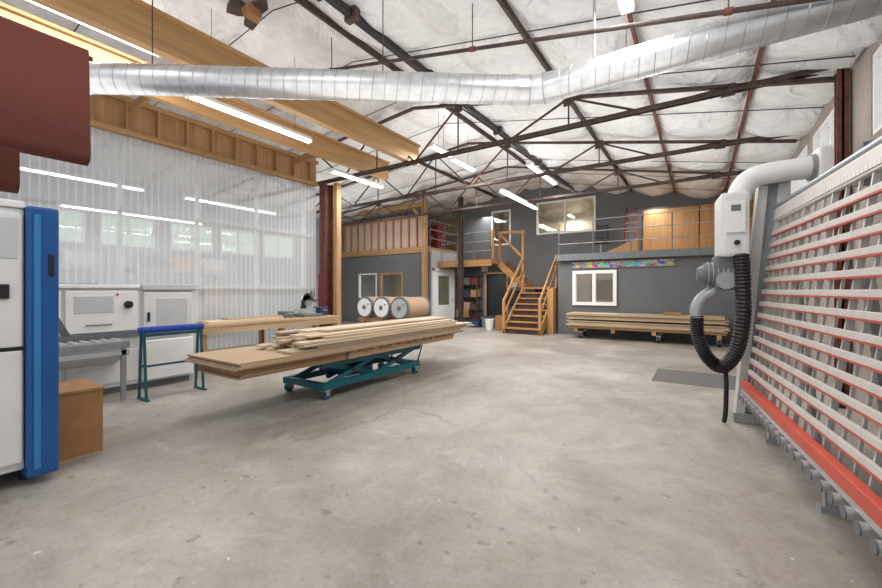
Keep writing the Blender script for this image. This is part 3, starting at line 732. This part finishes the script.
# ------------------------------------------------------------------ staircase
t = E('staircase', (-4.7, 11.8, 0), 'timber staircase climbing to the mezzanine with a turn', 'staircase')
n = 8; rise = 1.5/n; go = .23; ya = 11.75; XL, XR = -5.3, -4.1
for k in range(n-1):
    z = rise*(k+1); y = ya+go*k
    W().box(XL+.04, XR-.04, y-.03, y+go+.01, z-.04, z, .006).build('tread', M['stair'], t)
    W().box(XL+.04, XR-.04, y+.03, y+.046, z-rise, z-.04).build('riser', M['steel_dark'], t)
ye = ya+go*(n-1)
for x in (XL, XR):
    W().prism([(ya-.05, 0), (ya+.2, 0), (ye+.02, 1.5-.3), (ye+.02, 1.5), (ya-.05, .16)], 'x', x-.02, x+.02).build('stringer', M['stairy'], t)
W().box(XL-.02, XR+.02, ye, 14.45, 1.44, 1.5).build('landing', M['stair'], t)
for (x, y) in ((XL+.04, ye+.06), (XR-.04, ye+.06), (XL+.04, 14.4), (XR-.04, 14.4)): W().box(x-.05, x+.05, y-.05, y+.05, 0, 1.44).build('landing_post', M['stairz'], t)
for k in range(4):
    z = 1.5+.2*(k+1); x = XL-.02-.24*k
    W().box(x-.26, x, 13.55, 14.4, z-.04, z).build('upper_tread', M['stair'], t)
    W().box(x-.018, x, 13.55, 14.4, z-.2, z-.04).build('upper_riser', M['stair'], t)
W().bar((XL, 13.53, 1.5), (-6.3, 13.53, 2.4), .04, .24).build('upper_stringer', M['stair'], t)
for x in (XL, XR):
    W().box(x-.04, x+.04, ya-.05, ya+.03, 0, 1.1, .006).build('newel_post', M['stairz'], t)
    W().box(x-.04, x+.04, ye+.0, ye+.08, 1.5, 2.6 if x > -5 else 3.55, .006).build('newel_post', M['stairz'], t)
    W().bar((x, ya, 1.06), (x, ye+.04, 2.54), .05, .09).build('handrail', M['stairy'], t)
    W().bar((x, ya, .62), (x, ye+.04, 2.1), .03, .07).build('mid_rail', M['stairy'], t)
for y in (12.88, 13.45): W().box(-6.29, -6.21, y, y+.08, 2.5, 3.6).build('newel_post', M['stairz'], t)
W().bar((XL, ye+.05, 3.5), (-6.25, 13.49, 3.55), .05, .09).build('upper_handrail', M['stair'], t)
W().bar((XL, 13.45, 2.55), (-6.25, 13.5, 3.5), .05, .08).build('upper_handrail', M['stair'], t)
W().box(-4.06, -3.86, 12.3, 12.58, 0, 1.45).build('side_panel', M['plyz'], t)

# ------------------------------------------------------------------ recess under platform
t = E('shelving_unit', (-8.0, 14.2, 0), 'dark shelving unit under the platform beside the white door', 'shelves')
for x in (-8.5, -7.5):
    for y in (14.0, 14.45): W().box(x-.02, x+.02, y-.02, y+.02, 0, 2.0).build('upright', M['steel_dark'], t)
shz = (.12, .62, 1.12, 1.62, 1.98)
for z in shz: W().box(-8.52, -7.48, 13.98, 14.47, z-.025, z).build('shelf', M['steel_dark'], t)
cs = ['card', 'tote', 'steel_dark', 'kraft', 'dkred', 'midgrey']; nm = {'card': 'brown', 'tote': 'blue', 'steel_dark': 'dark', 'kraft': 'tan', 'dkred': 'dark red', 'midgrey': 'grey'}
lev = ['bottom', 'second', 'third', 'fourth']
for li, z in enumerate(shz[:4]):
    for k in range(3):
        c = cs[(li*3+k*5+li) % 6]; x = -8.31+.31*k; hh = random.uniform(.18, .3)
        bx_ = E('storage_carton', (x, 14.2, z), '%s box on the %s shelf under the platform, %s along' % (nm[c], lev[li], ('left', 'middle', 'right')[k]), 'box', 'boxes on the shelving unit')
        W().box(x-.13, x+.13, 14.03, 14.4, z+.001, z+hh-.03, .006).build('body', M[c], bx_)
        W().box(x-.135, x+.135, 14.025, 14.405, z+hh-.03, z+hh, .004).build('lid', M[c], bx_)
for k, (x, y, hh, lab, m_) in enumerate(((-7.75, 13.3, .3, 'dark blue tote on the floor under the platform edge', 'tote'), (-7.1, 13.1, .26, 'second dark blue tote on the floor nearer the stairs', 'tote'), (-6.5, 13.2, .4, 'grey tote on the floor beside the stairs', 'midgrey'))):
    bb = E('storage_tote', (x, y, 0), lab, 'tote', 'totes by the stairs')
    W().prism([(x-.24, .003), (x+.24, .003), (x+.27, hh), (x-.27, hh)], 'y', y-.2, y+.2).build('tub', M[m_], bb)
    W().box(x-.28, x+.28, y-.21, y+.21, hh, hh+.04, .01).build('lid', M['black'], bb)
t = E('carton', (-7.75, 13.3, .34), 'brown carton standing on the dark blue tote under the platform', 'box')
W().box(-7.95, -7.55, 13.15, 13.45, .341, .6, .005).build('body', M['card'], t); W().box(-7.96, -7.54, 13.14, 13.46, .6, .63, .004).build('lid', M['kraft'], t)
t = E('carton', (-5.75, 12.6, 0), 'tall brown carton on the floor left of the stair foot', 'box')
W().box(-5.95, -5.55, 12.45, 12.8, 0, .5, .005).build('body', M['card'], t); W().box(-5.95, -5.55, 12.6, 12.65, .5, .503).build('tape', M['kraft'], t)
t = E('bucket', (-6.15, 12.4, 0), 'white plastic bucket on the floor left of the stairs', 'bucket')
MB().lathe([(.12, 0), (.15, .34), (.16, .35), (.16, .37), (.145, .37), (.135, .33)], seg=24).build('tub', M['white'], t, True)
MB().tube([(.155*math.cos(a*PI/8), .02, .33-.13*math.sin(a*PI/8)) for a in range(9)], .006, 6).build('handle', M['midgrey'], t)
for k, (x, z, wv, hv) in enumerate(((-6.1, 1.5, .25, .34), (-5.75, 1.7, .2, .28), (-7.4, 2.16, .3, .2))):
    tag(W().box(x-wv/2, x+wv/2, 14.485, 14.499, z, z+hv).build('wall_notice', M['paper']), ('tall white notice pinned on the grey wall behind the stairs', 'narrow white notice pinned on the grey wall behind the stairs', 'wide white notice above the dark doorway')[k], 'notice', 'wall notices')
t = E('work_jacket', (-6.15, 14.36, .8), 'dark work jacket hanging beside the dark doorway behind the stairs', 'jacket')
MB().prism([(-.2, 0), (.2, 0), (.22, .5), (.12, .62), (-.12, .62), (-.22, .5)], 'y', 0, .1).build('body', M['black'], t)
for s in (-1, 1): MB().tube([(s*.2, .05, .55), (s*.27, .05, .3), (s*.26, .05, .02)], [.06, .055, .045], 10).build('sleeve', M['black'], t, True)
MB().cyl((0, .1, .62), (0, .14, .62), .015, seg=8).build('hook', M['grey'], t)

# ------------------------------------------------------------------ grey back wall: painted board and stack
t = E('painted_board', (-2.0, 12.58, 2.12), 'long narrow colourful painted board on the grey back wall above the window', 'painted board')
W().box(-3.35, -.55, 12.565, 12.595, 2.08, 2.26, .004).build('panel', M['art'], t)
W().box(-3.38, -.52, 12.56, 12.6, 2.26, 2.275).box(-3.38, -.52, 12.56, 12.6, 2.065, 2.08).build('frame', M['card'], t)
t = E('pallet_dolly', (-1.35, 12.0, 0), 'low timber dolly under the sheet stack at the back wall', 'dolly')
for x in (-3.0, -2.0, -1.0, 0, .4): W().box(x-.05, x+.05, 11.65, 12.5, .2, .3).build('bearer', M['lvlx'], t)
W().box(-3.2, .55, 11.66, 11.74, .3, .36).build('side_rail', M['lvlx'], t); W().box(-3.2, .55, 12.4, 12.48, .3, .36).build('side_rail', M['lvlx'], t)
for x in (-2.9, -.9, .4):
    for y in (11.75, 12.4):
        f = W().box(x-.05, x+.05, y-.05, y+.05, .16, .2).box(x-.045, x-.035, y-.03, y+.03, .06, .16).box(x+.035, x+.045, y-.03, y+.03, .06, .16).build('caster', M['grey'], t)
        W().cyl((x-.03, y, .08), (x+.03, y, .08), .08, seg=18).build('wheel', M['black'], f, True)
z = .36
for k in range(12):
    dx = random.uniform(-.07, .07); dy = random.uniform(-.04, .03); th = .027
    if k == 6:
        for x in (-2.9, -1.4, .2): tag(W().box(x-.06, x+.06, 11.75, 12.48, z+.001, z+.045).build('timber_spacer', M['lvlx']), 'short timber spacer between the two packs of sheets by the back wall', 'spacer', 'spacers in the sheet stack')
        z += .046
    tag(W().box(-3.22+dx, .55+dx, 11.62+dy, 12.5+min(dy, 0), z+.001, z+th-.002, .002).build('plywood_sheet', M['ply']), 'large plywood sheet in the low stack along the grey back wall', 'plywood sheet', 'plywood sheets at the back wall'); z += th
t = E('cardboard_box', (-.6, 12.1, z), 'small flat carton on the sheet stack by the back wall', 'box')
W().box(-.8, -.4, 11.95, 12.3, z+.001, z+.07, .004).build('body', M['card'], t); W().box(-.8, -.4, 12.1, 12.15, z+.07, z+.073).build('tape', M['kraft'], t)
tag(W().box(-.62, .62, 6.85, 7.95, 0, .005, .001).build('floor_mat', M['rubber']), 'thin dark rubber mat on the floor in front of the panel saw', 'floor mat')

# ------------------------------------------------------------------ mezzanine contents, right
for k, (x0_, x1_, y_, h_, ln, lab) in enumerate(((-1.55, -.02, 14.3, 1.5, .12, 'broad plywood sheet against the upper wall, left of the pair'), (.0, 1.45, 14.3, 1.55, .12, 'broad plywood sheet against the upper wall at the far right'), (.45, 1.3, 13.7, .95, .25, 'lower plywood sheet leaning in front of the broad pair'))):
    tag(W().add([(x0_, y_, 2.5), (x1_, y_, 2.5), (x1_-.02*k, y_+ln, 2.5+h_), (x0_+.02, y_+ln, 2.5+h_*(1-.03*k)), (x0_, y_+.02, 2.5), (x1_, y_+.02, 2.5), (x1_-.02*k, y_+ln+.02, 2.5+h_), (x0_+.02, y_+ln+.02, 2.5+h_*(1-.03*k))],
        [(0, 1, 2, 3), (7, 6, 5, 4), (0, 4, 5, 1), (1, 5, 6, 2), (2, 6, 7, 3), (3, 7, 4, 0)]).build('plywood_board', M['plyz']), lab, 'plywood', 'sheets on the mezzanine')
t = E('plywood_offcut', (-1.9, 12.9, 2.5), 'triangular plywood offcut leaning low behind the mezzanine railing', 'plywood')
W().prism([(-2.5, 2.5), (-1.5, 2.5), (-1.5, 2.95)], 'y', 12.8, 12.82).build('panel', M['plyz'], t)
W().box(-1.6, -1.5, 12.82, 12.9, 2.5, 2.85).build('stay', M['lvlz'], t)
t = E('step_ladder', (-1.75, 13.8, 2.5), 'folded dark red step ladder leaning beside the plywood on the mezzanine', 'ladder')
for s in (-.2, .2): W().bar((-1.85+s, 13.6, 2.5), (-1.85+s*.7, 14.2, 4.1), .04, .07).build('stile', M['dkred'], t)
for k in range(5):
    f = (k+.7)/5.6; W().box(-2.03+.03*f, -1.67-.03*f, 13.56+.6*f, 13.68+.6*f, 2.5+1.6*f, 2.53+1.6*f).build('rung', M['lvlx'], t)
t = E('office_chair', (-2.7, 13.6, 2.5), 'dark office chair standing on the mezzanine below the upper window', 'chair')
MB().box(-.23, .23, -.23, .23, .42, .5, .03).build('seat', M['black'], t)
MB().box(-.2, .2, .2, .26, .6, 1.05, .025).build('backrest', M['black'], t); MB().bar((0, .18, .45), (0, .25, .7), .05, .03).build('back_support', M['black'], t)
MB().cyl((0, 0, .1), (0, 0, .42), .03, seg=10).build('column', M['grey'], t)
for k in range(5):
    a = 2*PI*k/5; MB().bar((0, 0, .12), (.26*math.cos(a), .26*math.sin(a), .07), .04, .03).cyl((.26*math.cos(a)-.015, .26*math.sin(a), .03), (.26*math.cos(a)+.015, .26*math.sin(a), .03), .03, seg=10).build('leg', M['black'], t)

# ------------------------------------------------------------------ racking glimpsed through the partition
for r_, (yc, lab) in enumerate(((2.2, 'pallet rack behind the partition, nearer of two'), (5.2, 'pallet rack behind the partition, farther of two'))):
    t = E('pallet_rack', (-12.2, yc, 0), lab, 'rack', 'pallet racks behind the partition')
    for x in (-12.7, -11.7):
        for y in (yc-1.2, yc+1.2): W().box(x-.04, x+.04, y-.04, y+.04, 0, 2.2).build('upright', M['grey'], t)
    for z in (.9, 1.9):
        for x in (-12.7, -11.7): W().box(x-.03, x+.03, yc-1.2, yc+1.2, z-.06, z+.05).build('beam', M['grey'], t)
        W().box(-12.7, -11.7, yc-1.15, yc+1.15, z+.05, z+.08).build('shelf_deck', M['kraft'], t)
    for li, z in enumerate((0, .98, 1.98)):
        for k in range(3):
            y = yc-.75+.75*k; hh = (.6, .55, .3)[li]
            o = E('carton', (-12.2, y, z), '%s carton on the %s level of the %s rack behind the partition' % (('near', 'middle', 'far')[k], ('floor', 'middle', 'top')[li], ('nearer', 'farther')[r_]), 'box', 'cartons behind the partition')
            W().box(-12.5, -11.85, y-.3, y+.3, z+.001, z+hh, .006).build('body', M[('kraft', 'walllight', 'midgrey')[(k+li) % 3]], o)
            W().box(-12.5, -11.85, y-.03, y+.03, z+hh, z+hh+.003).build('tape', M['paper'], o)

# ------------------------------------------------------------------ vertical panel saw on the right
e = Vector((-.105, .9945, 0)).normalized(); rz = math.atan2(e.y, e.x)
t = E('vertical_panel_saw', (.654, 2.70, 0), 'long white and red vertical panel saw leaning along the right wall', 'panel saw', None, rz)
def ty(z): return -(z-.35)*.135
XA, XB = -2.3, 2.42
MB().box(XA, XB, -.01, .045, .39, .47, .006).build('base_beam', M['red'], t)
MB().box(XA, XB, -.06, .03, .34, .39).build('lower_channel', M['alu'], t)
zr = [.55+.117*k for k in range(13)]
for z in zr:
    y = ty(z); r_ = MB().box(XA, XB, y-.01, y+.012, z-.008, z+.034, .003).build('support_rail', M['railsilver'], t)
    MB().box(XA, XB, y-.01, y+.014, z-.02, z-.008).build('red_strip', M['redmuted'], r_)
MB().box(XA, XB, ty(2.14)-.03, ty(2.14)+.012, 2.08, 2.21, .006).build('header_rail', M['railsilver'], t)
MB().box(XA, XB, ty(2.12)+.010, ty(2.12)+.016, 2.1, 2.135).build('scale_rule', M['scale'], t)
MB().cyl((XA, ty(2.25)-.02, 2.25), (XB+.1, ty(2.25)-.02, 2.25), .03, seg=14).build('top_guide', M['grey'], t, True)
for k in range(26):
    x = XA+.1+k*.182; big = k % 3 == 0
    MB().bar((x, ty(.35)-.022, .35), (x, ty(2.24)-.022, 2.24), .034 if big else .016, .018, (1, 0, 0)).build('upright', M['alu'], t)
for k in range(4):
    x = XA+.5+k*1.25
    MB().box(x-.04, x+.04, -.45, -.05, 0, .04).bar((x, -.1, .36), (x, -.1, .0), .05, .05).bar((x, -.42, .04), (x, ty(1.5)-.12, 1.5), .05, .05).build('stand', M['grey'], t)
for k in range(32):
    x = XA+.1+k*.147
    p_ = MB().cyl((x, -.1, .312), (x, .06, .308), .03, seg=16).build('support_roller', M['roller'], t, True)
    MB().cyl((x, .06, .308), (x, .067, .308), .031, seg=16).build('end_cap', M['midgrey'], p_)
# tall travelling beam
for y_off in (.085, -.075):
    MB().bar((2.58, -.05+y_off, .06), (2.58, -.25+y_off, 2.5), .14, .075, (0, 1, 0)).build('saw_beam', M['beamgrey'], t)
MB().bar((2.62, -.045, .08), (2.62, -.245, 2.48), .08, .09, (0, 1, 0)).build('beam_core', M['grey'], t)
MB().box(2.5, 2.68, -.38, -.12, 2.48, 2.53, .008).build('beam_cap', M['grey'], t)
MB().box(2.5, 2.68, -.18, .09, .0, .1, .008).build('beam_foot', M['grey'], t)
hd = MB().box(2.28, 2.74, -.01, .23, 1.74, 2.4, .035).build('saw_carriage', M['machine'], t)
MB().box(2.26, 2.28, .03, .19, 1.98, 2.3, .006).build('side_cover', M['white'], hd)
MB().box(2.255, 2.262, .07, .15, 2.2, 2.26).build('display', M['midgrey'], hd)
MB().cyl((2.25, .1, 1.88), (2.28, .1, 1.88), .025, seg=14).build('knob', M['black'], hd)
mo = MB().cyl((2.48, .08, 1.57), (2.48, .36, 1.57), .12, seg=24).cyl((2.48, .36, 1.57), (2.48, .42, 1.57), .1, .07, seg=24).build('motor', M['midgrey'], t, True)
for k in range(6): MB().cyl((2.48, .11+.042*k, 1.57), (2.48, .12+.042*k, 1.57), .132, seg=24).build('cooling_fin', M['grey'], mo)
MB().box(2.36, 2.62, .0, .27, 1.40, 1.76, .02).build('gear_housing', M['midgrey'], t)
MB().cyl((2.36, .18, 1.5), (2.3, .18, 1.5), .09, seg=24).build('blade_cover', M['grey'], t, True)
def catmull(P, n):
    P = [Vector(p) for p in P]; P = [P[0]*2-P[1]]+P+[P[-1]*2-P[-2]]; out = []
    for i in range(1, len(P)-2):
        for k in range(n):
            f = k/n; a, b_, c, d_ = P[i-1], P[i], P[i+1], P[i+2]
            out.append(.5*((2*b_)+(c-a)*f+(2*a-5*b_+4*c-d_)*f*f+(3*b_-a-3*c+d_)*f**3))
    out.append(P[-2]); return out
pts = catmull([(2.44, .06, 2.34), (2.44, .04, 2.43), (2.44, -.04, 2.54), (2.42, -.18, 2.58), (2.38, -.5, 2.58)], 5)
MB().tube(pts, .105, 24).build('extraction_elbow', M['white'], t, True)
MB().cyl((2.38, -.48, 2.58), (2.38, -.52, 2.58), .125, seg=24).build('pipe_collar', M['grey'], t, True)
MB().box(2.24, 2.52, -.62, -.52, 2.42, 2.74, .02).build('outlet_box', M['white'], t)
MB().bar((2.4, -.57, 2.42), (2.4, ty(2.24)-.06, 2.24), .05, .05).build('outlet_bracket', M['grey'], t)
hp = catmull([(2.30, .06, 1.76), (2.28, .05, 1.45), (2.28, .05, 1.1), (2.30, .1, .78), (2.36, .21, .6), (2.44, .33, .68), (2.48, .41, .9), (2.5, .42, 1.12)], 18)
MB().tube(hp, [.06+.011*(1 if i % 2 else 0) for i in range(len(hp))], 16).build('suction_hose', M['black'], t)
MB().tube(catmull([(2.5, .42, 1.1), (2.5, .41, 1.22), (2.5, .35, 1.32), (2.5, .24, 1.4)], 6), .068, 16).build('hose_spout', M['grey'], t, True)
MB().tube(catmull([(2.36, .18, .58), (2.36, .175, .4), (2.36, .18, .15), (2.38, .19, .02)], 6), .022, 8).build('cable', M['black'], t)
